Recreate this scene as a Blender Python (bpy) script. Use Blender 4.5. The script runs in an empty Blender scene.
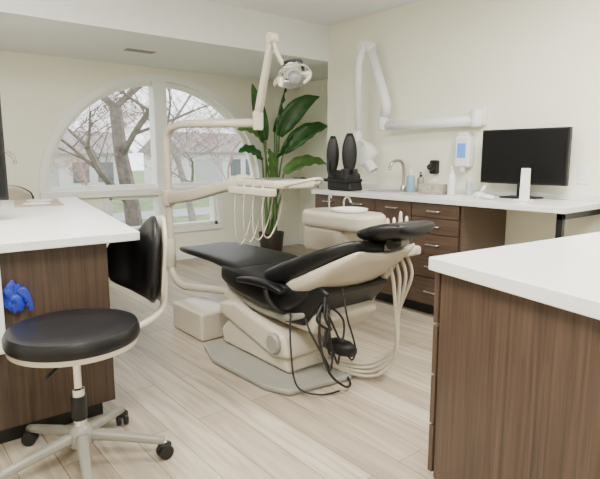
import bpy, bmesh, math, random
from mathutils import Vector, Matrix, noise
random.seed(4)
C=bpy.context.scene.collection
V=Vector
# ---------------------------------------------------------------- materials
def mat(name,col,rough=.5,metal=0,var=.06,scale=8,bump=0,spec=.5,coat=0,stretch=None):
    m=bpy.data.materials.new(name); m.use_nodes=True
    nt=m.node_tree; b=nt.nodes['Principled BSDF']
    b.inputs['Roughness'].default_value=rough; b.inputs['Metallic'].default_value=metal
    b.inputs['Specular IOR Level'].default_value=spec; b.inputs['Coat Weight'].default_value=coat
    tc=nt.nodes.new('ShaderNodeTexCoord'); n=nt.nodes.new('ShaderNodeTexNoise')
    mp=nt.nodes.new('ShaderNodeMapping'); nt.links.new(tc.outputs['Object'],mp.inputs[0]); nt.links.new(mp.outputs[0],n.inputs[0])
    if stretch: mp.inputs['Scale'].default_value=stretch
    n.inputs['Scale'].default_value=scale; n.inputs['Detail'].default_value=5
    r=nt.nodes.new('ShaderNodeValToRGB'); r.color_ramp.elements[0].position=.3; r.color_ramp.elements[1].position=.7
    r.color_ramp.elements[0].color=[c*(1-var) for c in col]+[1]; r.color_ramp.elements[1].color=[min(1,c*(1+var)) for c in col]+[1]
    nt.links.new(n.outputs['Fac'],r.inputs[0]); nt.links.new(r.outputs[0],b.inputs['Base Color'])
    if bump:
        bp=nt.nodes.new('ShaderNodeBump'); bp.inputs['Strength'].default_value=bump; bp.inputs['Distance'].default_value=.01
        nt.links.new(n.outputs['Fac'],bp.inputs['Height']); nt.links.new(bp.outputs[0],b.inputs['Normal'])
    return m
def emis(name,col,s):
    m=bpy.data.materials.new(name); m.use_nodes=True
    b=m.node_tree.nodes['Principled BSDF']; b.inputs['Base Color'].default_value=(*col,1)
    b.inputs['Emission Color'].default_value=(*col,1); b.inputs['Emission Strength'].default_value=s
    return m
WALL=mat('wall_paint',(.86,.85,.715),.75,var=.01,scale=3)
CEIL=mat('ceiling_paint',(.84,.85,.86),.8,var=.01)
FASC=mat('soffit_paint',(.82,.83,.81),.8,var=.01)
TRIM=mat('trim_white',(.86,.86,.83),.45,var=.01)
BEIGE=mat('beige_plastic',(.47,.42,.33),.35,var=.02,coat=.2)
BEIGE2=mat('grey_beige_plastic',(.24,.23,.195),.4,var=.03)
BLACK=mat('black_vinyl',(.005,.005,.006),.40,var=.2,scale=60,bump=.05,spec=.35)
BLKP=mat('black_plastic',(.007,.007,.007),.45,var=.1,spec=.4)
WHITE=mat('white_plastic',(.78,.79,.79),.35,var=.01)
CHROME=mat('chrome',(.75,.74,.72),.15,1,var=.02)
BRASS=mat('faucet_nickel',(.50,.45,.38),.25,1,var=.02)
STEEL=mat('brushed_steel',(.62,.62,.62),.3,1,var=.03)
SCREEN=mat('screen_black',(.003,.003,.004),.3,var=.1,spec=.3)
COUNT=mat('quartz_white',(.75,.75,.73),.25,var=.05,scale=160)
GREEN=mat('leaf_green',(.028,.105,.022),.4,var=.45,scale=7)
GREEN2=mat('leaf_light',(.10,.23,.05),.4,var=.3,scale=7)
STEM=mat('stem_green',(.10,.18,.05),.5,var=.3)
POT=mat('pot_dark',(.05,.04,.032),.5,var=.2)
SOIL=mat('soil',(.03,.02,.012),.9,var=.4,scale=60,bump=.5)
BLUE=mat('blue_nitrile',(.01,.03,.36),.45,var=.25,scale=12)
BARK=mat('bark',(.15,.125,.11),.9,var=.3,scale=10)
TWIG=mat('twig_russet',(.40,.27,.235),.9,var=.25)
TWIGG=mat('twig_grey',(.26,.22,.20),.9,var=.25)
GRASS=mat('grass',(.17,.24,.10),.9,var=.4,scale=2)
SHRUB=mat('shrub',(.07,.14,.04),.9,var=.5,scale=5)
HOUSE=mat('house_siding',(.62,.62,.62),.8,var=.03)
ROOF=mat('roof_grey',(.26,.235,.23),.9,var=.1)
ROAD=mat('road_pale',(.36,.36,.36),.9,var=.05)
PAPER=mat('paper',(.8,.8,.76),.7,var=.04,scale=30)
BLUELCD=emis('blue_display',(.08,.25,.75),.6)
REFL=mat('lamp_reflector',(.9,.9,.88),.12,.9,var=.01)
LENS=mat('lamp_lens',(.35,.38,.40),.1,.3,var=.05)

def wood(name,axis='z',dark=1):
    m=bpy.data.materials.new(name); m.use_nodes=True; nt=m.node_tree; b=nt.nodes['Principled BSDF']
    tc=nt.nodes.new('ShaderNodeTexCoord'); mp=nt.nodes.new('ShaderNodeMapping')
    mp.inputs['Scale'].default_value={'z':(80,80,1.8),'x':(1.8,80,80),'y':(80,1.8,80)}[axis]
    n=nt.nodes.new('ShaderNodeTexNoise'); n.inputs['Scale'].default_value=1; n.inputs['Detail'].default_value=7; n.inputs['Distortion'].default_value=.5; n.inputs['Roughness'].default_value=.6
    r=nt.nodes.new('ShaderNodeValToRGB'); e=r.color_ramp.elements
    e[0].position=.3; e[0].color=(.033*dark,.0195*dark,.0125*dark,1); e[1].position=.72; e[1].color=(.094*dark,.058*dark,.038*dark,1)
    nt.links.new(tc.outputs['Object'],mp.inputs[0]); nt.links.new(mp.outputs[0],n.inputs[0]); nt.links.new(n.outputs['Fac'],r.inputs[0]); nt.links.new(r.outputs[0],b.inputs['Base Color'])
    b.inputs['Roughness'].default_value=.42
    return m
WOOD=wood('walnut_vertical'); WOODH=wood('walnut_horizontal','y',1.25)

def floor_mat():
    m=bpy.data.materials.new('oak_planks'); m.use_nodes=True; nt=m.node_tree; b=nt.nodes['Principled BSDF']; L=nt.links.new
    tc=nt.nodes.new('ShaderNodeTexCoord'); mp=nt.nodes.new('ShaderNodeMapping'); mp.inputs['Rotation'].default_value=(0,0,math.pi/2)
    L(tc.outputs['Object'],mp.inputs[0])
    br=nt.nodes.new('ShaderNodeTexBrick'); L(mp.outputs[0],br.inputs[0])
    br.inputs['Scale'].default_value=1; br.inputs['Brick Width'].default_value=1.35; br.inputs['Row Height'].default_value=.155
    br.inputs['Mortar Size'].default_value=.0022; br.inputs['Mortar Smooth'].default_value=.3; br.offset=.37; br.inputs['Bias'].default_value=0
    br.inputs['Color1'].default_value=(.33,.275,.205,1); br.inputs['Color2'].default_value=(.455,.395,.31,1); br.inputs['Mortar'].default_value=(.15,.12,.09,1)
    m2=nt.nodes.new('ShaderNodeMapping'); m2.inputs['Scale'].default_value=(26,1.6,26); L(tc.outputs['Object'],m2.inputs[0])
    n=nt.nodes.new('ShaderNodeTexNoise'); n.inputs['Scale'].default_value=1; n.inputs['Detail'].default_value=7; n.inputs['Distortion'].default_value=.9; L(m2.outputs[0],n.inputs[0])
    r=nt.nodes.new('ShaderNodeValToRGB'); r.color_ramp.elements[0].position=.3; r.color_ramp.elements[1].position=.7
    r.color_ramp.elements[0].color=(.70,.67,.63,1); r.color_ramp.elements[1].color=(1.1,1.1,1.1,1); L(n.outputs['Fac'],r.inputs[0])
    mx=nt.nodes.new('ShaderNodeMix'); mx.data_type='RGBA'; mx.blend_type='MULTIPLY'; mx.inputs[0].default_value=1
    L(br.outputs['Color'],mx.inputs[6]); L(r.outputs[0],mx.inputs[7]); L(mx.outputs[2],b.inputs['Base Color'])
    b.inputs['Roughness'].default_value=.40
    return m
FLOOR=floor_mat()
def glass_mat():
    m=bpy.data.materials.new('window_glass'); m.use_nodes=True; nt=m.node_tree; nt.nodes.clear()
    o=nt.nodes.new('ShaderNodeOutputMaterial'); t=nt.nodes.new('ShaderNodeBsdfTransparent'); g=nt.nodes.new('ShaderNodeBsdfGlossy'); g.inputs['Roughness'].default_value=.02
    x=nt.nodes.new('ShaderNodeMixShader'); x.inputs[0].default_value=.05
    nt.links.new(t.outputs[0],x.inputs[1]); nt.links.new(g.outputs[0],x.inputs[2]); nt.links.new(x.outputs[0],o.inputs[0]); return m
GLASS=glass_mat()
# ---------------------------------------------------------------- mesh helpers
def mesh(name,vs,fs,m,smooth=False,bevel=0,seg=3,autos=False):
    me=bpy.data.meshes.new(name); me.from_pydata([tuple(v) for v in vs],[],fs)
    bm=bmesh.new(); bm.from_mesh(me); bmesh.ops.recalc_face_normals(bm,faces=bm.faces); bm.to_mesh(me); bm.free()
    me.materials.append(m)
    for p in me.polygons: p.use_smooth=smooth
    o=bpy.data.objects.new(name,me); C.objects.link(o)
    if bevel:
        b=o.modifiers.new('b','BEVEL'); b.width=bevel; b.segments=seg; b.limit_method='ANGLE'; b.angle_limit=math.radians(35)
        for p in me.polygons: p.use_smooth=True
        w=o.modifiers.new('w','WEIGHTED_NORMAL'); w.keep_sharp=True
    return o
def box(name,lo,hi,m,bevel=0,rot=0,seg=3):
    c=[(lo[i]+hi[i])/2 for i in range(3)]; h=[(hi[i]-lo[i])/2 for i in range(3)]
    vs=[(sx*h[0],sy*h[1],sz*h[2]) for sx in(-1,1) for sy in(-1,1) for sz in(-1,1)]
    fs=[(0,1,3,2),(4,6,7,5),(0,4,5,1),(2,3,7,6),(0,2,6,4),(1,5,7,3)]
    o=mesh(name,vs,fs,m,bevel=bevel,seg=seg); o.location=c; o.rotation_euler=(0,0,rot); return o
def prism(name,poly,a0,a1,m,axis='x',bevel=0,seg=3):
    n=len(poly)
    def mk(p,a): 
        return (a,p[0],p[1]) if axis=='x' else ((p[0],a,p[1]) if axis=='y' else (p[0],p[1],a))
    vs=[mk(p,a0) for p in poly]+[mk(p,a1) for p in poly]
    fs=[tuple(range(n)),tuple(range(n,2*n))]+[(i,(i+1)%n,n+(i+1)%n,n+i) for i in range(n)]
    return mesh(name,vs,fs,m,bevel=bevel,seg=seg)
def smoothpts(pts,k=8):
    P=[V(p) for p in pts]; 
    if len(P)<3: return P
    out=[]
    for i in range(len(P)-1):
        p0=P[max(i-1,0)];p1=P[i];p2=P[i+1];p3=P[min(i+2,len(P)-1)]
        for j in range(k):
            t=j/k
            out.append(.5*((2*p1)+(p2-p0)*t+(2*p0-5*p1+4*p2-p3)*t*t+(3*p1-p0-3*p2+p3)*t**3))
    out.append(P[-1]); return out
def filletpts(pts,r,k=6):
    P=[V(p) for p in pts]; out=[P[0]]
    for i in range(1,len(P)-1):
        a=(P[i-1]-P[i]); b=(P[i+1]-P[i]); d=min(r,a.length*.49,b.length*.49)
        A=P[i]+a.normalized()*d; B=P[i]+b.normalized()*d
        for j in range(k+1):
            t=j/k; out.append(A*(1-t)**2+P[i]*2*t*(1-t)+B*t*t)
    out.append(P[-1]); return out
def tube(name,pts,r,m,n=12,mode='s',fr=.08):
    P=smoothpts(pts) if mode=='s' else (filletpts(pts,fr) if mode=='f' else [V(p) for p in pts])
    vs=[];fs=[];N=None
    for i,p in enumerate(P):
        t=(P[min(i+1,len(P)-1)]-P[max(i-1,0)]).normalized()
        if N is None:
            N=t.orthogonal().normalized()
        else:
            N=(N-t*N.dot(t)).normalized()
        B=t.cross(N); rr=r if not isinstance(r,(list,tuple)) else r[0]+(r[1]-r[0])*i/(len(P)-1)
        for j in range(n):
            a=2*math.pi*j/n; vs.append(p+(N*math.cos(a)+B*math.sin(a))*rr)
    for i in range(len(P)-1):
        for j in range(n): fs.append((i*n+j,i*n+(j+1)%n,(i+1)*n+(j+1)%n,(i+1)*n+j))
    fs.append(tuple(range(n))); fs.append(tuple(range((len(P)-1)*n,len(P)*n)))
    o=mesh(name,vs,fs,m,smooth=True)
    for p in o.data.polygons[-2:]: p.use_smooth=False
    return o
def lathe(name,prof,m,at=(0,0,0),n=32,axis=(0,0,1),sx=1,sy=1):
    q=V((0,0,1)).rotation_difference(V(axis)); vs=[];fs=[]
    for (r,z) in prof:
        for j in range(n):
            a=2*math.pi*j/n; vs.append(V(at)+q@V((r*math.cos(a)*sx,r*math.sin(a)*sy,z)))
    k=len(prof)
    for i in range(k-1):
        for j in range(n): fs.append((i*n+j,i*n+(j+1)%n,(i+1)*n+(j+1)%n,(i+1)*n+j))
    fs.append(tuple(range(n))); fs.append(tuple(range((k-1)*n,k*n)))
    o=mesh(name,vs,fs,m,bevel=0,smooth=True)
    e=o.modifiers.new('es','EDGE_SPLIT'); e.split_angle=math.radians(40)
    return o
def loft(name,st,m,waxis=(1,0,0),n=32,e=4,dish=0):
    W=V(waxis).normalized(); P=[V(s[:3]) for s in st]; vs=[];fs=[]
    for i,s in enumerate(st):
        t=(P[min(i+1,len(P)-1)]-P[max(i-1,0)]).normalized(); N=t.cross(W).normalized()
        if N.z<0: N=-N
        for j in range(n):
            a=2*math.pi*j/n; c,sn=math.cos(a),math.sin(a)
            cx=math.copysign(abs(c)**(2/e),c); cz=math.copysign(abs(sn)**(2/e),sn)
            vs.append(P[i]+W*cx*s[3]/2+N*(cz*s[4]/2+dish*(cx*cx)))
    for i in range(len(P)-1):
        for j in range(n): fs.append((i*n+j,i*n+(j+1)%n,(i+1)*n+(j+1)%n,(i+1)*n+j))
    fs.append(tuple(range(n))); fs.append(tuple(range((len(P)-1)*n,len(P)*n)))
    o=mesh(name,vs,fs,m,smooth=True); return o
def cushion(name,pts,w,t,m,waxis=(1,0,0),dish=0,e=4,endr=.03,k=5):
    full=[tuple(p)+((w,t) if len(p)==3 else ()) for p in pts]
    Ps=smoothpts([V(p[:3]) for p in full],k); m_=len(full)-1; st=[]
    for i,p in enumerate(Ps):
        f=i/k; a=min(int(f),m_-1); g=f-a
        st.append((p.x,p.y,p.z,full[a][3]*(1-g)+full[a+1][3]*g,full[a][4]*(1-g)+full[a+1][4]*g))
    def cap(s0,s1):
        d=(V(s0[:3])-V(s1[:3])).normalized(); out=[]
        for q in (30,60,85):
            a=math.radians(q); ee=endr*math.sin(a); sh=endr*(1-math.cos(a))*1.0
            pp=V(s0[:3])+d*ee; out.append((pp.x,pp.y,pp.z,max(.01,s0[3]-2*sh),max(.008,s0[4]-2*min(sh,s0[4]*.42))))
        return out
    st=cap(st[0],st[1])[::-1]+st+cap(st[-1],st[-2])
    return loft(name,st,m,waxis,e=e,dish=dish)
def group(name,parts,loc=None):
    bpy.context.view_layer.update()
    e=bpy.data.objects.new(name,None); C.objects.link(e)
    if loc is None:
        pts=[o.matrix_world@V(c) for o in parts for c in o.bound_box]
        loc=((min(p.x for p in pts)+max(p.x for p in pts))/2,(min(p.y for p in pts)+max(p.y for p in pts))/2,min(p.z for p in pts))
    e.location=loc; e.empty_display_size=.1
    for o in parts:
        o.parent=e; o.matrix_parent_inverse=Matrix.Translation(-V(loc))
    return e
# ---------------------------------------------------------------- room
ZC=2.61; ZS=2.25; YF=4.33; YW=5.86; XR=3.95; XA=4.80; XL=-1.6; Y0=-1.6
box('floor',(XL-.15,Y0-.15,-.1),(XA+.15,YW+.2,0),FLOOR)
box('ceiling',(XL-.15,Y0-.15,ZC),(XA+.15,YF,ZC+.1),CEIL)
box('ceiling_soffit',(XL-.15,YF,ZS),(XA+.15,YW+.2,ZC+.1),FASC)
box('wall_right',(XR,Y0-.15,0),(XA+.15,YF+.01,ZC),WALL)
box('wall_alcove_side',(XA,YF,0),(XA+.15,YW+.2,ZS),WALL)
box('wall_left',(XL-.15,Y0-.15,0),(XL,YW+.2,ZC),WALL)
box('wall_front',(XL,Y0-.15,0),(XR,Y0,ZC),WALL)
AC=2.775; AW=1.33; AH=1.22; AZ=.885
bm=bmesh.new()
def addbox(x0,x1,z00,z01,z10,z11):
    vs=[bm.verts.new(c) for c in [(x0,YW,z00),(x1,YW,z10),(x1,YW,z11),(x0,YW,z01),(x0,YW+.2,z00),(x1,YW+.2,z10),(x1,YW+.2,z11),(x0,YW+.2,z01)]]
    for f in [(0,1,2,3),(4,5,6,7),(0,1,5,4),(2,3,7,6),(0,3,7,4),(1,2,6,5)]: bm.faces.new([vs[i] for i in f])
def az(x): return AZ+AH*math.sqrt(max(0,1-((x-AC)/AW)**2))
NS=64
xs=[AC-AW*math.cos(math.pi*i/NS) for i in range(NS+1)]
for a,b in zip(xs[:-1],xs[1:]): addbox(a,b,az(a),ZS,az(b),ZS)
addbox(XL,AC-AW,AZ,ZS,AZ,ZS); addbox(AC+AW,XA,AZ,ZS,AZ,ZS)
addbox(XL,XA,.80,AZ,.80,AZ); LX0,LX1,LZ0,LZ1=2.08,3.46,.40,.80
addbox(XL,LX0,LZ0,.80,LZ0,.80); addbox(LX1,XA,LZ0,.80,LZ0,.80); addbox(XL,XA,0,LZ0,0,LZ0)
bmesh.ops.recalc_face_normals(bm,faces=bm.faces)
me=bpy.data.meshes.new('wall_window'); bm.to_mesh(me); bm.free(); me.materials.append(WALL)
C.objects.link(bpy.data.objects.new('wall_window',me))
def archband(name,r0,r1,y0,y1,m,dz=0):
    vs=[];fs=[];n=64
    for i in range(n+1):
        a=math.pi*i/n; c,s=-math.cos(a),math.sin(a)
        for (rr,y) in ((r0,y0),(r1,y0),(r1,y1),(r0,y1)):
            vs.append((AC+c*(AW+rr),y,AZ+dz+s*(AH+rr)))
    for i in range(n):
        for j in range(4): fs.append((i*4+j,i*4+(j+1)%4,(i+1)*4+(j+1)%4,(i+1)*4+j))
    fs+= [(0,1,2,3),(n*4,n*4+1,n*4+2,n*4+3)]
    return mesh(name,vs,fs,m)
parts=[archband('arch_casing',-.005,.075,YW-.02,YW+.01,TRIM),archband('arch_sash',-.05,.0,YW+.06,YW+.12,TRIM),
 box('sill_rail',(AC-AW-.07,YW-.045,AZ-.075),(AC+AW+.07,YW+.15,AZ+.005),TRIM,.008),
 box('bottom_sash',(AC-AW,YW+.06,AZ),(AC+AW,YW+.12,AZ+.05),TRIM),
 box('mullion',(2.65,YW-.01,AZ-.02),(2.81,YW+.14,AZ+AH-.0),TRIM,.01)]
gv=[(AC-math.cos(math.pi*i/40)*(AW-.03),YW+.09,AZ+.0+math.sin(math.pi*i/40)*(AH-.03)) for i in range(41)]
parts.append(mesh('glass_pane',gv,[tuple(range(41))],GLASS))
group('window_1',parts)
parts=[box('frame_top',(LX0,YW+.02,LZ1-.03),(LX1,YW+.14,LZ1),TRIM),box('frame_bottom',(LX0,YW+.02,LZ0),(LX1,YW+.14,LZ0+.04),TRIM),
 box('frame_left',(LX0,YW+.02,LZ0),(LX0+.04,YW+.14,LZ1),TRIM),box('frame_right',(LX1-.04,YW+.02,LZ0),(LX1,YW+.14,LZ1),TRIM),
 box('frame_middle',(2.66,YW-.01,LZ0),(2.80,YW+.14,LZ1),TRIM,.01),box('glass_pane',(LX0,YW+.085,LZ0),(LX1,YW+.09,LZ1),GLASS),
 box('casing_bottom',(LX0-.06,YW-.03,LZ0-.06),(LX1+.06,YW+.02,LZ0),TRIM,.006),
 box('casing_left',(LX0-.06,YW-.02,LZ0),(LX0,YW+.0,LZ1),TRIM),box('casing_right',(LX1,YW-.02,LZ0),(LX1+.06,YW+.0,LZ1),TRIM)]
group('window_2',parts)
box('baseboard_window',(XL,YW-.015,0),(XA,YW,.10),TRIM,.004)
box('baseboard_alcove',(XA-.015,YF,0),(XA,YW,.10),TRIM,.004)
box('baseboard_right',(XR-.015,Y0,0),(XR,2.2,.10),TRIM,.004)
parts=[box('vent_frame',(1.98,4.92,ZS-.012),(2.30,5.06,ZS-.001),TRIM,.003)]
for i in range(6): parts.append(box('louver_%d'%i,(2.0,4.935+i*.019,ZS-.018),(2.28,4.945+i*.019,ZS-.010),BEIGE2))
group('ceiling_vent',parts)
GLOW=emis('diffuser_glow',(1,.97,.92),8)
LIGHTS=((0.2,0.0),(2.6,0.9),(0.3,2.5))
for (x,y) in LIGHTS:
    fr=box('fixture_frame',(x-.33,y-.63,ZC-.03),(x+.33,y+.63,ZC-.001),TRIM,.005)
    pn=box('diffuser',(x-.29,y-.59,ZC-.034),(x+.29,y+.59,ZC-.028),GLOW)
    group('ceiling_light_panel',[fr,pn])

# ---------------------------------------------------------------- wall counter
HC=.94
def handle(name,y,z,x,L=.11):
    return tube(name,[(x,y-L/2,z),(x-.028,y-L/2,z),(x-.028,y+L/2,z),(x,y+L/2,z)],.006,STEEL,8,'f',.012)
parts=[box('carcass',(3.36,2.22,.09),(XR-.002,3.84,HC-.04),WOOD),box('toe_kick',(3.42,2.24,0),(XR-.002,3.82,.09),BLKP),
 box('end_panel',(3.345,2.205,.0),(XR-.002,2.22,HC-.04),WOODH)]
zz=[.10,.315,.50,.66,.785,.895]
for i in range(5):
    parts.append(box('drawer_%d'%i,(3.335,2.235,zz[i]+.004),(3.358,2.665,zz[i+1]-.002),WOODH,.002))
    parts.append(handle('drawer_pull_%d'%i,2.45,(zz[i]+zz[i+1])/2,3.335))
for i,(a,b) in enumerate(((2.67,3.06),(3.06,3.45),(3.45,3.835))):
    parts.append(box('door_%d'%i,(3.335,a+.003,.104),(3.358,b-.003,.893),WOODH,.002))
    parts.append(handle('door_pull_%d'%i,(a+b)/2,.84,3.335))
group('base_cabinet',parts)
parts=[box('top_slab',(3.31,1.47,HC-.04),(XR-.002,3.86,HC),COUNT,.004),
 box('leg_post',(3.36,1.50,0),(3.40,1.54,HC-.04),BLKP,.003),box('leg_rail',(3.36,1.50,HC-.085),(XR-.01,1.54,HC-.04),BLKP,.003),box('leg_foot',(3.36,1.50,0),(XR-.02,1.54,.04),BLKP,.003)]
group('wall_countertop',parts)
box('trim_backsplash',(XR-.02,1.47,HC),(XR-.002,3.86,HC+.035),COUNT,.003)
parts=[box('screen_bezel',(3.80,1.69,1.045),(3.84,2.365,1.455),BLKP,.006),box('screen_panel',(3.796,1.705,1.062),(3.802,2.35,1.44),SCREEN),
 box('stand_neck',(3.83,1.99,HC+.01),(3.86,2.07,1.25),BLKP,.005),box('stand_base',(3.74,1.90,HC+.001),(3.92,2.16,HC+.012),BLKP,.005)]
group('computer_monitor',parts)
X=3.80
HX,HY=X-.10,3.60
parts=[box('mount_plate',(3.90,2.42,1.50),(XR-.001,2.54,1.66),WHITE,.01),
 tube('support_bar',[(3.86,2.48,1.54),(3.84,3.0,1.535),(X,3.42,1.53)],.042,WHITE,16,'p'),
 lathe('bar_end_cap',[(.0,-.06),(.045,-.055),(.055,-.04),(.055,.05),(.045,.065),(0,.07)],WHITE,(3.87,2.47,1.545)),
 lathe('elbow_joint',[(0,-.07),(.04,-.065),(.05,-.05),(.05,.06),(.03,.08),(0,.085)],WHITE,(X,3.40,1.56)),
 tube('lower_arm',[(X,3.38,1.62),(X-.01,3.36,1.72),(X-.03,3.55,2.24)],[.052,.044],WHITE,16,'p'),
 lathe('top_joint',[(0,-.05),(.04,-.048),(.05,-.03),(.05,.03),(.04,.048),(0,.05)],WHITE,(X-.04,3.56,2.26),axis=(1,0,0)),
 tube('upper_arm',[(X-.08,3.60,2.27),(X-.10,3.64,2.1),(HX,HY+.03,1.48)],[.040,.030],WHITE,16,'p'),
 lathe('top_cap',[(0,-.04),(.04,-.038),(.045,-.02),(.045,.02),(.04,.038),(0,.04)],WHITE,(X-.09,3.61,2.27),axis=(1,0,0)),
 lathe('swivel',[(0,-.05),(.034,-.05),(.038,0),(.034,.05),(0,.05)],WHITE,(HX,HY+.03,1.44)),
 tube('yoke',[(HX,HY+.03,1.41),(HX-.01,HY-.06,1.38),(HX-.01,HY-.11,1.30),(HX,HY-.07,1.24)],.018,WHITE,10),
 lathe('tube_head',[(0,-.12),(.05,-.115),(.085,-.09),(.095,-.03),(.095,.04),(.085,.08),(.05,.10),(0,.105)],WHITE,(HX+.02,HY-.04,1.27),axis=(-.1,.3,-.3)),
 lathe('cone',[(.04,0),(.05,.02),(.05,.13),(.053,.14),(.045,.14),(.04,.05)],WHITE,(HX+.02,HY-.06,1.22),axis=(.05,-.30,-.35))]
group('xray_arm_unit',parts)
def paddle(name,x,y,z0,h,w):
    st=[(x,y,z0,.05,.04),(x,y,z0+.08,.05,.04)]
    for i in range(11):
        a=i/10; st.append((x,y,z0+.1+(h-.1)*a,max(.02,w*math.sin(math.pi*(.14+.80*a))**.6),max(.02,.06*math.sin(math.pi*(.17+.78*a))**.5)))
    return loft(name,st,BLKP,waxis=V((.8,-.6,0)),e=2.2)
parts=[prism('holder_base',[(3.40,HC+.001),(3.72,HC+.001),(3.72,HC+.15),(3.62,HC+.19),(3.44,HC+.16)],3.38,3.55,BLKP,bevel=.02),
 box('holder_tray',(3.33,3.40,HC+.08),(3.54,3.72,HC+.11),BLKP,.012),
 paddle('paddle_left',3.42,3.68,HC+.08,.42,.12),paddle('paddle_right',3.46,3.50,HC+.08,.44,.14),
 tube('strap',[(3.38,3.70,HC+.30),(3.35,3.66,HC+.16),(3.37,3.60,HC+.11)],.012,BLKP,8)]
for i in range(3): parts.append(lathe('cup_%d'%i,[(0,0),(.028,0),(.034,.06),(.03,.09),(0,.09)],BLKP,(3.375+.055*i,3.46+.07*(i%2),HC+.11)))
group('black_mask_holder',parts)
parts=[box('body',(3.86,2.52,1.16),(XR-.001,2.66,1.42),WHITE,.02),box('display',(3.857,2.55,1.24),(3.862,2.63,1.36),BLUELCD,.002),
 prism('top_cap',[(2.53,1.41),(2.65,1.41),(2.63,1.45),(2.55,1.45)],3.87,XR-.001,WHITE,bevel=.008),lathe('nozzle',[(0,0),(.02,0),(.025,.04),(0,.04)],WHITE,(3.89,2.59,1.125))]
group('soap_dispenser',parts)
parts=[box('body',(3.90,2.86,1.10),(XR-.001,2.94,1.22),BLKP,.012),lathe('bulb',[(0,0),(.03,.005),(.035,.03),(.02,.06),(0,.065)],BLKP,(3.90,2.90,1.16),axis=(-1,0,0))]
group('otoscope_holder',parts)
parts=[box('rim_front',(3.58,3.06,HC+.0005),(3.60,3.38,HC+.006),STEEL,.001),box('rim_back',(3.80,3.06,HC+.0005),(3.82,3.38,HC+.006),STEEL,.001),box('rim_side_a',(3.58,3.06,HC+.0005),(3.82,3.08,HC+.006),STEEL,.001),box('rim_side_b',(3.58,3.36,HC+.0005),(3.82,3.38,HC+.006),STEEL,.001),box('basin',(3.60,3.08,HC+.0003),(3.80,3.36,HC+.002),STEEL),
 tube('spout',[(3.87,3.20,HC+.001),(3.87,3.20,HC+.20),(3.83,3.21,HC+.27),(3.75,3.23,HC+.26),(3.71,3.24,HC+.19)],.015,BRASS,12),
 lathe('spout_base',[(0,0),(.03,0),(.027,.03),(.018,.05),(0,.05)],BRASS,(3.87,3.20,HC+.001)),
 tube('lever',[(3.87,3.10,HC+.001),(3.87,3.10,HC+.05),(3.84,3.07,HC+.09)],.010,BRASS,8)]
group('sink_with_faucet',parts)
def bottle(name,x,y,s,m,capm=WHITE,h=.15,r=.032):
    z=HC+.001
    return group(name,[lathe('bottle_body',[(0,0),(r,0),(r,h*.7),(r*.8,h*.82),(r*.4,h*.88),(r*.4,h*.92),(0,h*.92)],m,(x,y,z)),
      lathe('pump_cap',[(r*.42,h*.88),(r*.42,h),(r*.15,h),(r*.15,h*1.15),(0,h*1.15)],capm,(x,y,z)),
      tube('pump_spout',[(x,y,z+h*1.14),(x-.02,y-.01,z+h*1.15),(x-.035,y-.015,z+h*1.1)],r*.14,capm,6)])
bottle('soap_bottle',3.74,3.01,1,mat('soap_blue',(.22,.38,.50),.2,var=.05),h=.17,r=.038)
bottle('soap_bottle',3.84,2.98,1,mat('soap_amber',(.30,.27,.22),.2,var=.05),BLKP,h=.15)
bottle('lotion_bottle',3.70,2.56,1,WHITE,h=.20,r=.032)
bottle('sanitizer_bottle',3.80,2.46,1,mat('sanitizer',(.45,.52,.56),.2,var=.05),h=.13,r=.026)
group('tissue_box',[box('carton',(3.66,2.64,HC+.001),(3.80,2.86,HC+.08),mat('carton_beige',(.42,.39,.31),.6,var=.3,scale=40),.004),
  loft('tissue',[(3.73,2.75,HC+.078,.05,.02),(3.73,2.755,HC+.10,.07,.015),(3.74,2.76,HC+.125,.03,.006)],PAPER,waxis=(.2,1,0),e=2)])
group('paper_stack',[box('sheet_stack',(3.42,2.30,HC+.001),(3.62,2.48,HC+.012),PAPER,.001),box('top_card',(3.40,2.50,HC+.001),(3.52,2.62,HC+.004),WHITE,.001,rot=.2)])
group('computer_mouse',[loft('mouse_shell',[(3.55,2.20,HC+.012,.03,.02),(3.55,2.18,HC+.018,.055,.034),(3.55,2.14,HC+.019,.06,.036),(3.55,2.10,HC+.015,.05,.028),(3.55,2.09,HC+.012,.03,.02)],WHITE,e=2.5)])
group('intraoral_camera_dock',[lathe('dock_base',[(0,0),(.05,0),(.052,.015),(.04,.03),(.02,.04),(0,.04)],WHITE,(3.70,2.30,HC+.001)),tube('handpiece',[(3.70,2.30,HC+.03),(3.71,2.26,HC+.09)],.012,WHITE)])
group('sign_holder',[prism('upright_panel',[(1.855,HC+.01),(1.925,HC+.01),(1.92,HC+.23),(1.86,HC+.23)],3.60,3.62,PAPER,bevel=.004),box('foot',(3.55,1.84,HC+.001),(3.66,1.94,HC+.012),WHITE,.004)])
group('glove_box_holder',[box('bracket',(3.85,1.30,.74),(XR,1.46,.99),WHITE,.006),box('glove_carton',(3.845,1.32,.76),(3.852,1.45,.97),PAPER),box('slot',(3.842,1.36,.84),(3.847,1.41,.89),BLKP)])
group('power_outlet',[box('cover_plate',(XR-.006,1.60,1.06),(XR-.001,1.68,1.18),TRIM,.002),box('socket_upper',(XR-.009,1.625,1.125),(XR-.005,1.655,1.155),WHITE,.002),box('socket_lower',(XR-.009,1.625,1.08),(XR-.005,1.655,1.11),WHITE,.002)])

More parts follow.
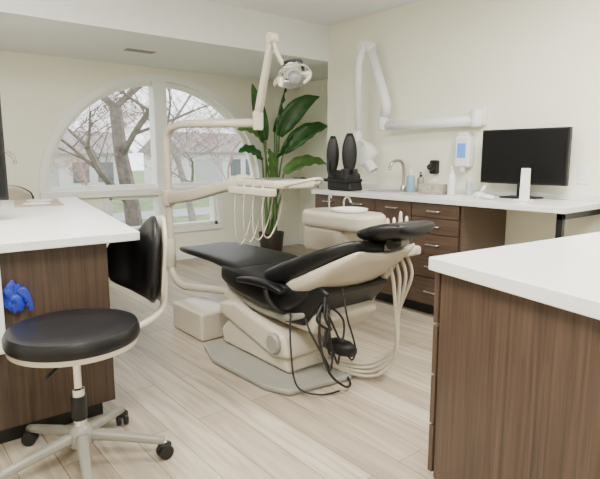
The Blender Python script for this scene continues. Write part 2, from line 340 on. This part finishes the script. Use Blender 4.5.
# ---------------------------------------------------------------- left island
LT=.91
parts=[prism('countertop',[(.96,2.33),(1.39,4.70),(-.45,4.72),(-.45,2.38)],LT-.04,LT,COUNT,'z',.004),
 prism('cabinet_body',[(.84,2.43),(1.18,4.62),(-.42,4.62),(-.42,2.47)],.09,LT-.04,WOOD,'z'),
 prism('toe_kick',[(.80,2.50),(1.12,4.58),(-.38,4.58),(-.38,2.52)],0,.09,BLKP,'z')]
group('side_island_counter',parts)
parts=[prism('countertop',[(1.475,1.10),(2.60,.985),(2.45,-.75),(1.04,-.62)],LT-.045,LT,COUNT,'z',.004),
 prism('cabinet_body',[(1.505,1.065),(2.56,.955),(2.42,-.71),(1.075,-.59)],.09,LT-.045,WOOD,'z'),
 prism('toe_kick',[(1.56,1.0),(2.5,.9),(2.36,-.65),(1.14,-.53)],0,.09,BLKP,'z')]
for i in range(4):
    a=.11+i*.188; parts.append(prism('drawer_%d'%i,[(1.50,1.07),(2.03,1.015),(2.032,1.035),(1.502,1.09)],a,a+.18,WOOD,'z',.002))
group('corner_island_counter',parts)
group('computer_monitor',[box('screen_back',(.02,3.18,1.02),(.595,3.21,1.60),BLKP,.006),box('screen_panel',(0.04,3.172,1.04),(.58,3.182,1.58),SCREEN),box('stand_neck',(.28,3.21,LT+.01),(.34,3.24,1.3),BLKP),box('stand_base',(.19,3.12,LT+.001),(.43,3.32,LT+.012),BLKP,.004)])
group('gooseneck_faucet',[tube('spout',[(.70,4.2,LT+.001),(.70,4.2,1.2),(.72,4.2,1.27),(.78,4.19,1.29),(.83,4.18,1.24),(.84,4.18,1.2)],.012,BRASS),lathe('base',[(0,0),(.03,0),(.025,.03),(.014,.05),(0,.05)],BRASS,(.70,4.2,LT+.001))])
TAN=mat('tray_tan',(.36,.29,.21),.5)
parts=[prism('tray_plate',[(.78,4.0),(1.08,3.95),(1.18,4.5),(.88,4.55)],LT+.001,LT+.010,TAN,'z',.003)]
for i,(x,y) in enumerate(((.94,4.10),(1.02,4.36))):
    parts.append(lathe('paper_bib_%d'%i,[(0,0),(.09,0),(.092,.003),(.088,.006),(.0,.006)],WHITE,(x,y,LT+.010),sy=.95))
group('instrument_tray',parts)
group('glove_dispenser',[box('dispenser_body',(.17,2.36,.45),(.39,2.43,.865),WHITE,.012),box('dispenser_slot',(.25,2.356,.62),(.36,2.362,.68),BLKP)])
bmx=bmesh.new(); bmesh.ops.create_icosphere(bmx,subdivisions=4,radius=.05)
for v in bmx.verts:
    d=noise.noise(v.co*26)*.030+noise.noise(v.co*70+V((3,1,2)))*.012; v.co=v.co*(1+d/.05); v.co.z*=1.15; v.co.y*=.4; v.co.x*=.75
me=bpy.data.meshes.new('g'); bmx.to_mesh(me); bmx.free(); me.materials.append(BLUE)
g=bpy.data.objects.new('glove_bundle',me); g.location=(.44,2.405,.675); C.objects.link(g)
fing=[tube('finger_%d'%i,[(.45,2.395,.70),(.47,2.39,.705-.012*i),(.485+.004*i,2.39,.68-.018*i),(.48+.006*i,2.39,.65-.02*i)],[.012,.009],BLUE,8) for i in range(3)]
group('blue_glove',[g]+fing)

# ---------------------------------------------------------------- doctor stool
def caster(cx,cy,k,ang):
    d=V((math.cos(ang),math.sin(ang),0)); s=V((-d.y,d.x,0)); o=[]
    for sg in(-1,1):
        o.append(lathe('caster_wheel_%d_%d'%(k,sg),[(0,-.011),(.026,-.011),(.03,-.006),(.03,.006),(.026,.011),(0,.011)],BLKP,V((cx,cy,.0305))+s*sg*.016,axis=s))
    o.append(tube('caster_stem_%d'%k,[(cx,cy,.03),(cx,cy,.075)],.01,STEEL,8,'p'))
    o.append(lathe('caster_hood_%d'%k,[(0,.0),(.028,0),(.028,.012),(.012,.02),(0,.02)],BLKP,(cx,cy,.05),n=16)); return o
def backpad(nm,curve,off0,off1,m,grow=0,bulge=.4):
    k=6; P=smoothpts([V((c[0],c[1],0)) for c in curve],k); Z=smoothpts([V((c[2],c[3],0)) for c in curve],k)
    n=len(P)-1; mm=14; vs=[];fs=[]
    for side in(0,1):
        for i in range(n+1):
            t=(P[min(i+1,n)]-P[max(i-1,0)]).normalized(); N=V((t.y,-t.x,0))
            pu=-1+2*i/n; sh=(1-abs(pu)**5)**.5 if abs(pu)<1 else 0
            zt,zb=Z[i].x+grow,Z[i].y-grow; zc=(zt+zb)/2; zh=(zt-zb)/2*(.55+.45*sh)
            for j in range(mm+1):
                pv=-1+2*j/mm; edge=max(abs(pu)**6,abs(pv)**5)
                a=off0 if side==0 else off1
                mid=(off0+off1)/2
                o_=a+(mid-a)*edge*bulge*2
                vs.append(V((P[i].x,P[i].y,zc+zh*pv))+N*(o_-.012*pv))
    N_=(n+1)*(mm+1); I=lambda a,i,j:a*N_+i*(mm+1)+j
    for a in(0,1):
        for i in range(n):
            for j in range(mm): fs.append((I(a,i,j),I(a,i+1,j),I(a,i+1,j+1),I(a,i,j+1)))
    for i in range(n):
        fs.append((I(0,i,0),I(0,i+1,0),I(1,i+1,0),I(1,i,0))); fs.append((I(0,i,mm),I(0,i+1,mm),I(1,i+1,mm),I(1,i,mm)))
    for j in range(mm):
        fs.append((I(0,0,j),I(0,0,j+1),I(1,0,j+1),I(1,0,j))); fs.append((I(0,n,j),I(0,n,j+1),I(1,n,j+1),I(1,n,j)))
    return mesh(nm,vs,fs,m,smooth=True)
def stool(name,cx,cy,zs,sr,br,a0,curve,bend):
    parts=[]
    for k in range(5):
        a=a0+k*2*math.pi/5; e=V((cx+br*math.cos(a),cy+br*math.sin(a),0)); st=[]
        for q in range(7):
            t=.05+.95*q/6; st.append((cx+(e.x-cx)*t,cy+(e.y-cy)*t,.135-.06*t**1.2,.05-.018*t,.045-.015*t))
        parts.append(loft('base_leg_%d'%k,st,BEIGE2,waxis=(-math.sin(a),math.cos(a),0),e=3))
        parts+=caster(e.x,e.y,k,a+.6)
    parts.append(lathe('hub',[(0,.09),(.045,.09),(.05,.12),(.045,.16),(.03,.175),(0,.175)],BEIGE2,(cx,cy,0)))
    parts.append(lathe('gas_sleeve',[(0,.17),(.026,.17),(.026,.33),(.017,.335),(.017,zs-.12),(0,zs-.12)],CHROME,(cx,cy,0)))
    parts.append(lathe('lift_collar',[(0,.0),(.028,0),(.03,.015),(.03,.10),(0,.10)],BLKP,(cx,cy,.20)))
    parts.append(box('seat_mechanism',(cx-.07,cy-.07,zs-.13),(cx+.07,cy+.07,zs-.09),BLKP,.01))
    parts.append(tube('height_lever',[(cx,cy,zs-.11),(cx-.1,cy-.12,zs-.12),(cx-.16,cy-.19,zs-.125)],.007,BLKP,8))
    parts.append(lathe('seat_shell',[(0,zs-.10),(sr*.8,zs-.10),(sr*.96,zs-.085),(sr*.98,zs-.06),(0,zs-.06)],BEIGE,(cx,cy,0),n=48))
    parts.append(lathe('seat_cushion',[(0,zs-.068),(sr*.97,zs-.068),(sr*1.0,zs-.05),(sr*1.0,zs-.025),(sr*.96,zs-.006),(sr*.85,zs),(sr*.4,zs-.008),(0,zs-.01)],BLACK,(cx,cy,0),n=48))
    parts.append(backpad('back_cushion',curve,.0,.055,BLACK)); parts.append(backpad('back_shell',curve,.0,-.026,BEIGE,.0,.3))
    parts.append(tube('back_bracket',bend,.016,BEIGE,10,'f',.08))
    return group(name,parts)
SX,SY=.585,2.12
stool('doctor_stool',SX,SY,.60,.25,.33,math.radians(-31),
 [(.92,2.65,.845,.62),(1.03,2.57,.865,.58),(1.065,2.45,.945,.56),(1.05,2.33,.975,.56),(1.0,2.20,.93,.58)],
 [(SX+.05,SY+.02,.49),(.95,2.27,.49),(1.07,2.34,.52),(1.085,2.36,.70)])
stool('assistant_stool',.95,5.15,.62,.2,.28,.3,[(1.2,5.36,.93,.74),(1.1,5.43,.98,.73),(.98,5.46,.99,.72),(.85,5.44,.98,.73),(.75,5.38,.93,.74)],
 [(.95,5.2,.52),(.96,5.42,.52),(.97,5.50,.56),(.97,5.49,.85)])

# ---------------------------------------------------------------- dental chair
CX=2.0
parts=[]
parts.append(prism('base_plate',[(1.62,2.06),(2.02,2.0),(2.12,2.15),(2.14,2.92),(1.80,3.0),(1.62,2.97),(1.54,2.72),(1.56,2.2)],0,.035,BEIGE2,'z',.014))
parts.append(prism('lower_pedestal',[(2.22,.035),(2.92,.035),(2.95,.13),(2.82,.24),(2.45,.24),(2.25,.15)],1.74,2.06,BEIGE,'x',.025))
parts.append(prism('lift_arm',[(2.20,.13),(2.35,.10),(2.95,.24),(2.93,.32),(2.75,.345),(2.25,.26)],1.72,2.08,BEIGE,'x',.03))
parts.append(prism('upper_frame',[(2.05,.30),(2.95,.30),(3.0,.36),(2.9,.42),(2.1,.46),(1.98,.40)],1.78,2.22,BEIGE,'x',.03))
parts.append(prism('back_hinge',[(2.12,.34),(2.30,.32),(2.32,.42),(2.0,.60),(1.92,.56)],1.76,2.24,BLKP,'x',.02))
parts.append(lathe('pivot_cap',[(0,0),(.06,0),(.06,.02),(.05,.03),(0,.03)],BEIGE2,(1.725,2.32,.2),axis=(-1,0,0)))
parts.append(cushion('leg_rest_cushion',[(CX,3.64,.545,.38,.045),(CX,3.45,.555,.46,.055),(CX,3.1,.555,.48,.06),(CX,2.85,.545,.52,.08),(CX,2.72,.53,.54,.09)],.5,.06,BLACK,e=5,endr=.03,dish=.012))
parts.append(cushion('seat_cushion',[(CX,2.90,.49,.54,.13),(CX,2.7,.475,.59,.19),(CX,2.45,.455,.60,.20),(CX,2.25,.465,.58,.17),(CX,2.1,.52,.5,.11)],.5,.06,BLACK,e=5,endr=.04,dish=.02))
parts.append(cushion('seat_shell',[(CX,2.92,.42,.44,.04),(CX,2.6,.365,.52,.06),(CX,2.3,.355,.52,.06),(CX,2.1,.41,.48,.05)],.5,.06,BEIGE2,e=5,endr=.02))
parts.append(cushion('back_cushion',[(CX,2.42,.54,.52,.11),(CX,2.25,.60,.575,.14),(CX,2.05,.68,.595,.125),(CX,1.88,.755,.56,.09),(CX,1.77,.80,.46,.07)],.5,.07,BLACK,e=4,endr=.035,dish=.03))
parts.append(cushion('back_shell',[(CX,2.34,.46,.42,.08),(CX,2.18,.525,.54,.12),(CX,2.00,.605,.57,.115),(CX,1.85,.69,.54,.075),(CX,1.74,.755,.44,.045)],.5,.07,BEIGE,e=3.5,endr=.03,dish=.035))
parts.append(cushion('headrest_cushion',[(CX,1.83,.855,.24,.06),(CX,1.75,.873,.29,.08),(CX,1.67,.89,.31,.085),(CX,1.58,.905,.28,.07)],.3,.07,BLACK,e=3,endr=.03,dish=.015))
hb=box('headrest_bar',(CX-.03,1.62,.785),(CX+.03,1.86,.815),BEIGE2,.008); hb.rotation_euler=(math.radians(-22),0,0); parts.append(hb)
parts.append(lathe('headrest_knob',[(0,0),(.03,0),(.034,.03),(.025,.05),(0,.05)],BLKP,(CX-.03,1.66,.835),axis=(-1,0,0)))
for sx,nm in((-1,'near'),(1,'far')):
    ax=CX+sx*.325
    parts.append(cushion('armrest_pad_'+nm,[(ax,2.60,.53,.05,.03),(ax,2.48,.545,.06,.04),(ax,2.30,.55,.06,.04),(ax,2.2,.535,.05,.03)],.06,.04,BLACK,e=3,endr=.02))
    parts.append(tube('armrest_post_'+nm,[(ax,2.34,.54),(ax,2.32,.46),(CX+sx*.29,2.28,.40),(CX+sx*.2,2.26,.39)],.018,BLKP,10,'f',.06))
parts.append(tube('power_cable',[(1.80,2.02,.48),(1.76,1.98,.30),(1.78,1.93,.14),(1.86,1.90,.05),(1.95,1.94,.02),(2.02,2.05,.03)],.007,BLKP,8))
parts.append(tube('power_cable_b',[(1.78,1.96,.56),(1.74,1.92,.45),(1.80,1.94,.36),(1.73,1.97,.42),(1.80,1.98,.5),(1.78,1.93,.38),(1.76,1.95,.28),(1.80,1.97,.35),(1.82,1.97,.22),(1.9,2.0,.20)],.007,BLKP,8))
parts.append(tube('power_cable_c',[(1.74,2.2,.40),(1.70,2.15,.25),(1.66,2.05,.06),(1.74,1.96,.015),(1.86,1.93,.012)],.005,BLKP,8))
parts.append(tube('power_cable_d',[(1.76,2.1,.40),(1.73,2.02,.34),(1.78,1.96,.2),(1.84,1.98,.12),(1.92,2.05,.2)],.006,BLKP,8))
parts.append(tube('power_cable_e',[(1.80,2.0,.50),(1.79,1.93,.42),(1.84,1.90,.30),(1.88,1.93,.40),(1.82,1.97,.46),(1.80,1.94,.30),(1.86,1.95,.16),(1.94,2.02,.16)],.006,BLKP,8))
parts.append(tube('power_cable_f',[(1.86,1.92,.58),(1.84,1.86,.44),(1.88,1.84,.28),(1.92,1.90,.18),(1.96,2.0,.19)],.005,BLKP,8))
parts.append(loft('cable_junction',[(1.96,2.14,.20,.07,.05),(1.96,2.08,.205,.10,.08),(1.97,2.0,.20,.10,.08),(1.98,1.95,.19,.06,.05)],BLKP,e=3))
parts.append(tube('cable_junction_arm',[(1.98,2.10,.20),(1.98,2.24,.20)],.018,STEEL,8,'p'))
parts.append(prism('assistant_holder_arm',[(2.05,.42),(2.15,.42),(1.92,.72),(1.84,.72)],2.20,2.25,BEIGE,'x',.012))
parts.append(box('assistant_holder',(2.10,1.79,.715),(2.34,1.89,.765),BEIGE,.015))
for i in range(4):
    x=2.13+.052*i; y=1.86
    parts.append(lathe('handpiece_%d'%i,[(0,0),(.010,0),(.013,.04),(.013,.12),(.008,.17+.03*(i==2)),(0,.18+.03*(i==2))],STEEL if i%2 else BEIGE,(x,y,.75),n=14))
    k=i*.022
    parts.append(tube('suction_hose_%d'%i,[(x,y,.72),(x+.01,y-.04,.60),(2.17+k*1.6,1.82+k,.38),(2.19+k*1.2,1.83+k,.17),(2.13+k*.8,1.90+k*1.4,.04+.01*i),(2.04+k*.3,2.03+k*.8,.03+.014*i),(1.98,2.22,.08),(2.0,2.35,.16)],.0095,BEIGE,10))
parts.append(box('utility_box',(1.67,3.08,0),(1.96,3.52,.20),BEIGE,.02))
parts.append(tube('delivery_post',[(1.92,2.85,.34),(1.87,3.1,.33),(1.80,3.62,.27),(1.80,3.78,.36),(1.80,3.78,1.44),(1.82,3.60,1.485),(2.0,2.86,1.465)],.028,BEIGE,16,'f',.12))
parts.append(lathe('post_collar',[(0,-.06),(.045,-.06),(.05,-.04),(.05,.05),(.04,.06),(0,.06)],BEIGE,(1.80,3.78,.94)))
parts.append(lathe('post_collar_low',[(0,-.1),(.036,-.1),(.04,-.08),(.04,.1),(.033,.12),(0,.12)],BEIGE,(1.80,3.78,.5)))
parts.append(loft('delivery_arm',[(1.80,3.80,.935,.06,.085),(1.80,3.72,.94,.065,.095),(1.81,3.4,.98,.06,.085),(1.82,2.9,1.075,.055,.07),(1.82,2.78,1.09,.05,.06)],BEIGE,e=3.5))
parts.append(lathe('delivery_joint',[(0,-.05),(.04,-.05),(.045,-.03),(.045,.04),(.03,.05),(0,.05)],BEIGE,(1.82,2.78,1.09)))
parts.append(prism('delivery_head',[(1.76,2.76),(1.80,2.83),(2.0,2.83),(2.06,2.76),(2.06,2.36),(2.0,2.30),(1.82,2.30),(1.76,2.36)],1.07,1.115,BEIGE,'z',.014))
parts.append(prism('tray_surface',[(1.79,2.72),(2.03,2.72),(2.03,2.40),(1.79,2.40)],1.115,1.119,STEEL,'z'))
parts.append(prism('handpiece_rail',[(1.70,2.76),(1.76,2.76),(1.76,2.34),(1.70,2.34)],1.03,1.075,BEIGE,'z',.01))
parts.append(tube('delivery_handle',[(1.80,2.32,1.09),(1.80,2.22,1.11),(1.92,2.19,1.13),(2.0,2.24,1.11),(2.0,2.32,1.09)],.009,BEIGE,8))
HOSE=mat('hose_light',(.55,.51,.42),.45,var=.02)
for i in range(4):
    y=2.42+i*.095
    parts.append(lathe('delivery_handpiece_%d'%i,[(0,-.07),(.007,-.07),(.010,-.04),(.011,.01),(.007,.03),(.006,.06),(0,.06)],STEEL,(1.72,y,1.07),n=12))
    parts.append(tube('delivery_hose_%d'%i,[(1.72,y,1.01),(1.72,y+.01,.92),(1.76,y+.05,.80-.025*i),(1.84,y+.09,.79-.02*i),(1.90,min(y+.08,2.8),.92),(1.90,min(y+.05,2.74),1.085)],.0042,HOSE,8))
parts.append(lathe('light_joint',[(0,-.06),(.03,-.06),(.034,-.04),(.034,.05),(.025,.06),(0,.06)],BEIGE,(2.0,2.86,1.48)))
parts.append(loft('light_arm',[(2.0,2.87,1.48,.045,.05),(2.0,2.83,1.60,.045,.055),(2.0,2.73,1.90,.038,.045),(2.0,2.71,1.97,.03,.035)],BEIGE,e=3))
parts.append(lathe('light_arm_knuckle',[(0,-.03),(.03,-.028),(.034,0),(.03,.028),(0,.03)],BEIGE,(2.0,2.70,1.96),axis=(1,0,0)))
parts.append(tube('light_drop',[(2.0,2.70,1.96),(2.02,2.67,1.86),(2.04,2.64,1.80)],.014,BEIGE,10))
ld=V((-.30,-.5,-.8)).normalized(); LP=V((2.07,2.58,1.745))
parts.append(lathe('light_housing',[(0,-.07),(.03,-.07),(.05,-.05),(.06,-.01),(.05,.01),(0,.01)],WHITE,LP,axis=ld,n=24))
parts.append(lathe('light_reflector',[(.02,-.035),(.07,-.028),(.10,-.005),(.112,.03),(.108,.032),(.09,.006),(.06,-.015),(.0,-.02)],REFL,LP,axis=ld,n=40,sy=.8))
parts.append(lathe('light_bulb_cover',[(0,.0),(.035,.0),(.035,.055),(.02,.065),(0,.065)],LENS,LP,axis=ld,n=24))
parts.append(tube('light_yoke',[LP+V((.0,.06,-.0)),LP+V((-.02,.07,.05)),(2.04,2.64,1.81),LP+V((0,-.05,.07)),LP+V((.01,-.08,.01))],.010,BLKP,8))
parts.append(tube('light_handle_a',[LP+V((0,.08,-.01)),LP+V((-.03,.13,-.02)),LP+V((-.06,.11,-.06))],.009,BEIGE,8))
parts.append(tube('light_handle_b',[LP+V((0,-.08,-.01)),LP+V((.02,-.13,-.02)),LP+V((-.02,-.12,-.07))],.009,BEIGE,8))
group('dental_chair',parts)

parts=[lathe('pedestal',[(0,0),(.13,0),(.13,.02),(.07,.04),(.06,.5),(.10,.58),(0,.58)],BEIGE,(2.62,2.82,0)),
 prism('lower_body',[(2.50,2.66),(2.55,2.60),(2.72,2.60),(2.78,2.66),(2.78,2.98),(2.72,3.04),(2.54,3.04),(2.49,2.98)],.56,.76,BEIGE,'z',.04,4),
 prism('upper_body',[(2.48,2.48),(2.55,2.38),(2.72,2.38),(2.80,2.48),(2.80,2.98),(2.74,3.06),(2.54,3.06),(2.47,2.98)],.745,.865,BEIGE,'z',.035,4),
 lathe('spittoon_bowl',[(.10,0),(.125,.01),(.13,.025),(.12,.028),(.09,.01),(.02,.004),(0,.004)],WHITE,(2.64,2.66,.862)),
 tube('rinse_spout',[(2.72,2.80,.86),(2.72,2.80,.93),(2.71,2.75,.96),(2.69,2.70,.93)],.008,CHROME,8),
 tube('cup_fill_spout',[(2.70,2.94,.86),(2.70,2.94,.95),(2.68,2.90,.97),(2.66,2.88,.95)],.008,CHROME,8)]
group('cuspidor',parts)

# ---------------------------------------------------------------- plant
PB=V((4.0,5.45,0))
parts=[lathe('pot',[(0,0),(.12,0),(.135,.02),(.16,.26),(.165,.29),(.15,.29),(.145,.26),(0,.26)],POT,PB,n=36),
       lathe('soil_surface',[(0,.255),(.146,.255),(.146,.265),(0,.268)],SOIL,PB)]
def leaf(name,base,tip,bend,w,m,up=V((0,-.3,1))):
    base=V(base);tip=V(tip);mid=(base+tip)/2+V(bend); n=18; vs=[];fs=[]
    for i in range(n+1):
        t=i/n; p=base*(1-t)**2+mid*2*t*(1-t)+tip*t*t; tg=((mid-base)*(1-t)+(tip-mid)*t).normalized()
        s=tg.cross(up).normalized(); nn=s.cross(tg).normalized()
        ww=w*(math.sin(math.pi*min(1,.04+.96*t)**.8))**.75 if t<1 else .002
        ww=max(ww,.003)
        wav=.014*math.sin(t*26)
        vs+= [p+s*-ww+nn*(.3*ww+wav),p+s*-ww*.5+nn*.12*ww,p,p+s*ww*.5+nn*.12*ww,p+s*ww+nn*(.3*ww-wav)]
    for i in range(n):
        for j in range(4): fs.append((i*5+j,i*5+j+1,(i+1)*5+j+1,(i+1)*5+j))
    o=mesh(name,vs,fs,m,smooth=True); sd=o.modifiers.new('s','SOLIDIFY'); sd.thickness=.003; return o
LV=[((3.86,5.40,1.40),(3.38,5.25,1.55),(0,0,.16),.085,GREEN2,(0,-1,.8)),((3.85,5.35,1.45),(3.56,5.2,2.08),(0,0,.05),.08,GREEN,(-.8,-1,.2)),
 ((4.02,5.3,1.50),(4.46,5.05,1.98),(-.10,0,.16),.12,GREEN,(0,-1,.5)),((4.08,5.3,1.30),(4.60,5.0,1.62),(0,0,.18),.11,GREEN,(0,-1,.7)),
 ((4.10,5.3,1.05),(4.58,5.0,1.14),(0,0,.18),.095,GREEN2,(0,-1,.9)),((3.98,5.3,1.60),(3.98,5.1,2.08),(-.05,0,0),.08,GREEN,(.8,-1,.2)),
 ((3.91,5.3,.95),(3.70,5.1,1.34),(0,0,.10),.08,GREEN2,(0,-1,.4)),((4.14,5.35,.86),(4.46,5.05,.86),(0,0,.14),.07,GREEN2,(0,-1,.9)),
 ((4.10,5.5,1.55),(4.60,5.5,1.86),(0,0,.17),.10,GREEN,(0,-1,.6)),((3.9,5.5,1.2),(3.58,5.55,1.30),(0,0,.15),.08,GREEN,(0,-1,.9)),
 ((3.95,5.3,1.2),(4.05,5.0,1.58),(0,0,.05),.085,GREEN,(.5,-1,.3))]
for i,(b,t,bd,w,m,up) in enumerate(LV):
    o=V((PB.x+.06*math.cos(i*2.4),PB.y+.06*math.sin(i*2.4),.25)); bb=V(b)
    parts.append(tube('stalk_%d'%i,[o,o.lerp(bb,.5)+V((0,0,.08)),bb],[.018,.009],STEM,8))
    parts.append(leaf('leaf_%d'%i,b,t,bd,w,m,V(up))); 
    tt=V(t); mid=(bb+tt)/2+V(bd)
    parts.append(tube('midrib_%d'%i,[bb*(1-q/6)**2+mid*2*(q/6)*(1-q/6)+tt*(q/6)**2 for q in range(7)],[.006,.002],STEM,6))
group('bird_of_paradise_plant',parts)

# ---------------------------------------------------------------- outside
box('ground_outside',(-30,YW+.25,-.7),(60,70,-.6),GRASS)
box('road_outside',(-30,15.0,-.6),(60,17.2,-.58),ROAD)
def tree(name,x,y,z,H,r0,m,depth=5,spread=.55,seed=1,nb=3,rmin=.006):
    rnd=random.Random(seed); vs=[];fs=[]
    def seg(p,q,r1,r2,n=5):
        t=(q-p).normalized(); N=t.orthogonal().normalized(); B=t.cross(N); b=len(vs)
        for (c,r) in ((p,r1),(q,r2)):
            for j in range(n):
                a=2*math.pi*j/n; vs.append(c+(N*math.cos(a)+B*math.sin(a))*r)
        for j in range(n): fs.append((b+j,b+(j+1)%n,b+n+(j+1)%n,b+n+j))
    def grow(p,d,L,r,k):
        n=3
        for i in range(n):
            d2=(d+V((rnd.uniform(-.18,.18),rnd.uniform(-.18,.18),rnd.uniform(-.05,.12)))).normalized()
            q=p+d2*L/n; seg(p,q,r,r*.86,6 if k>1 else 4); p=q; d=d2; r*=.86
            if k>0 and i>=0:
                for _ in range(1 if i<n-1 else nb):
                    a=rnd.uniform(0,6.28); o=V((math.cos(a),math.sin(a),rnd.uniform(-.1,.5)))
                    grow(p,(d*(1-spread)+o*spread).normalized(),L*rnd.uniform(.55,.8),max(r*.55,rmin),k-1)
    grow(V((x,y,z)),V((0,0,1)),H,r0,depth)
    return mesh(name,vs,fs,m)
tree('bare_tree',4.15,10.2,-.6,2.8,.18,BARK,5,.60,3,2)
tree('bare_tree',7.0,13.2,-.6,2.6,.11,TWIGG,5,.6,8,2)
tree('bare_tree',1.4,9.4,-.6,2.4,.07,TWIGG,4,.6,11,3)
for i,(x,y,h) in enumerate(((6.0,18.6,2.0),(8.8,19.0,2.1),(11.6,18.8,2.1),(14,19.2,2.1),(3.6,19.4,1.7))):
    tree('russet_tree',x,y,-.6,h,.06,TWIG,5,.62,31+i,2,.006)
def bush(name,x,y,r,m,seed):
    b=bmesh.new(); bmesh.ops.create_icosphere(b,subdivisions=4,radius=r)
    for v in b.verts:
        d=noise.noise(v.co*3/r+V((seed,0,0)))*.35+noise.noise(v.co*9/r)*.18; v.co*=1+d; v.co.z*=.75
    me=bpy.data.meshes.new(name); b.to_mesh(me); b.free(); me.materials.append(m)
    o=bpy.data.objects.new(name,me); o.location=(x,y,-.6+r*.45); C.objects.link(o)
for i,(x,y,r) in enumerate(((3.0,7.6,.45),(4.2,8.2,.5),(5.2,8.0,.45),(1.9,7.9,.4))): bush('garden_shrub',x,y,r,SHRUB,i*3.1)
def house(x0,x1,y0,y1,h,rh):
    parts=[box('siding',(x0,y0,-.6),(x1,y1,h),HOUSE),prism('gable_roof',[(y0-.4,h),(y1+.4,h),((y0+y1)/2,h+rh)],x0-.3,x1+.3,ROOF)]
    parts.append(box('garage_door',(x0+.6,y0-.05,-.6),(x0+2.4,y0+.02,h-.4),mat('garage_grey',(.42,.42,.42),.7)))
    for k in range(2): parts.append(box('house_window_%d'%k,(x0+3.0+k*1.1,y0-.05,.1),(x0+3.7+k*1.1,y0+.02,h-.4),mat('dark_pane',(.10,.11,.12),.2)))
    group('neighbor_house',parts)
house(4.2,9.6,24.6,30,1.4,1.1)
house(14.5,21,28,34,1.5,1.3)

# ---------------------------------------------------------------- world, lights, camera
w=bpy.data.worlds.new('w'); bpy.context.scene.world=w; w.use_nodes=True; nt=w.node_tree
bg=nt.nodes['Background']; tc=nt.nodes.new('ShaderNodeTexCoord'); n=nt.nodes.new('ShaderNodeTexNoise'); n.inputs['Scale'].default_value=2
r=nt.nodes.new('ShaderNodeValToRGB'); r.color_ramp.elements[0].color=(.86,.89,.94,1); r.color_ramp.elements[1].color=(.95,.97,1,1)
nt.links.new(tc.outputs['Generated'],n.inputs[0]); nt.links.new(n.outputs['Fac'],r.inputs[0]); nt.links.new(r.outputs[0],bg.inputs[0]); bg.inputs[1].default_value=4.0
def area(name,loc,dirv,sx,sy,e,col,portal=False):
    l=bpy.data.lights.new(name,'AREA'); l.shape='RECTANGLE'; l.size=sx; l.size_y=sy; l.energy=e; l.color=col
    if portal: l.cycles.is_portal=True
    o=bpy.data.objects.new(name,l); o.location=loc; o.rotation_euler=V(dirv).to_track_quat('-Z','Y').to_euler(); C.objects.link(o); return o
area('window_sky_portal',(AC,YW+.22,1.5),(0,-1,0),2.66,1.24,1,(1,1,1),True)
area('window_sky_portal_low',(AC,YW+.22,.6),(0,-1,0),1.4,.4,1,(1,1,1),True)
for i,(x,y) in enumerate(LIGHTS):
    area('ceiling_lamp_%d'%i,(x,y,ZC-.04),(0,0,-1),.58,1.18,100,(1,.97,.92))
cam=bpy.data.cameras.new('camera'); cam.sensor_width=36; cam.lens=529/600*36; cam.clip_start=.02
co=bpy.data.objects.new('camera',cam); yaw=math.radians(39.4); pt=math.radians(8.9)
co.location=(0,0,1.25); co.rotation_euler=V((math.sin(yaw)*math.cos(pt),math.cos(yaw)*math.cos(pt),-math.sin(pt))).to_track_quat('-Z','Y').to_euler()
C.objects.link(co); bpy.context.scene.camera=co
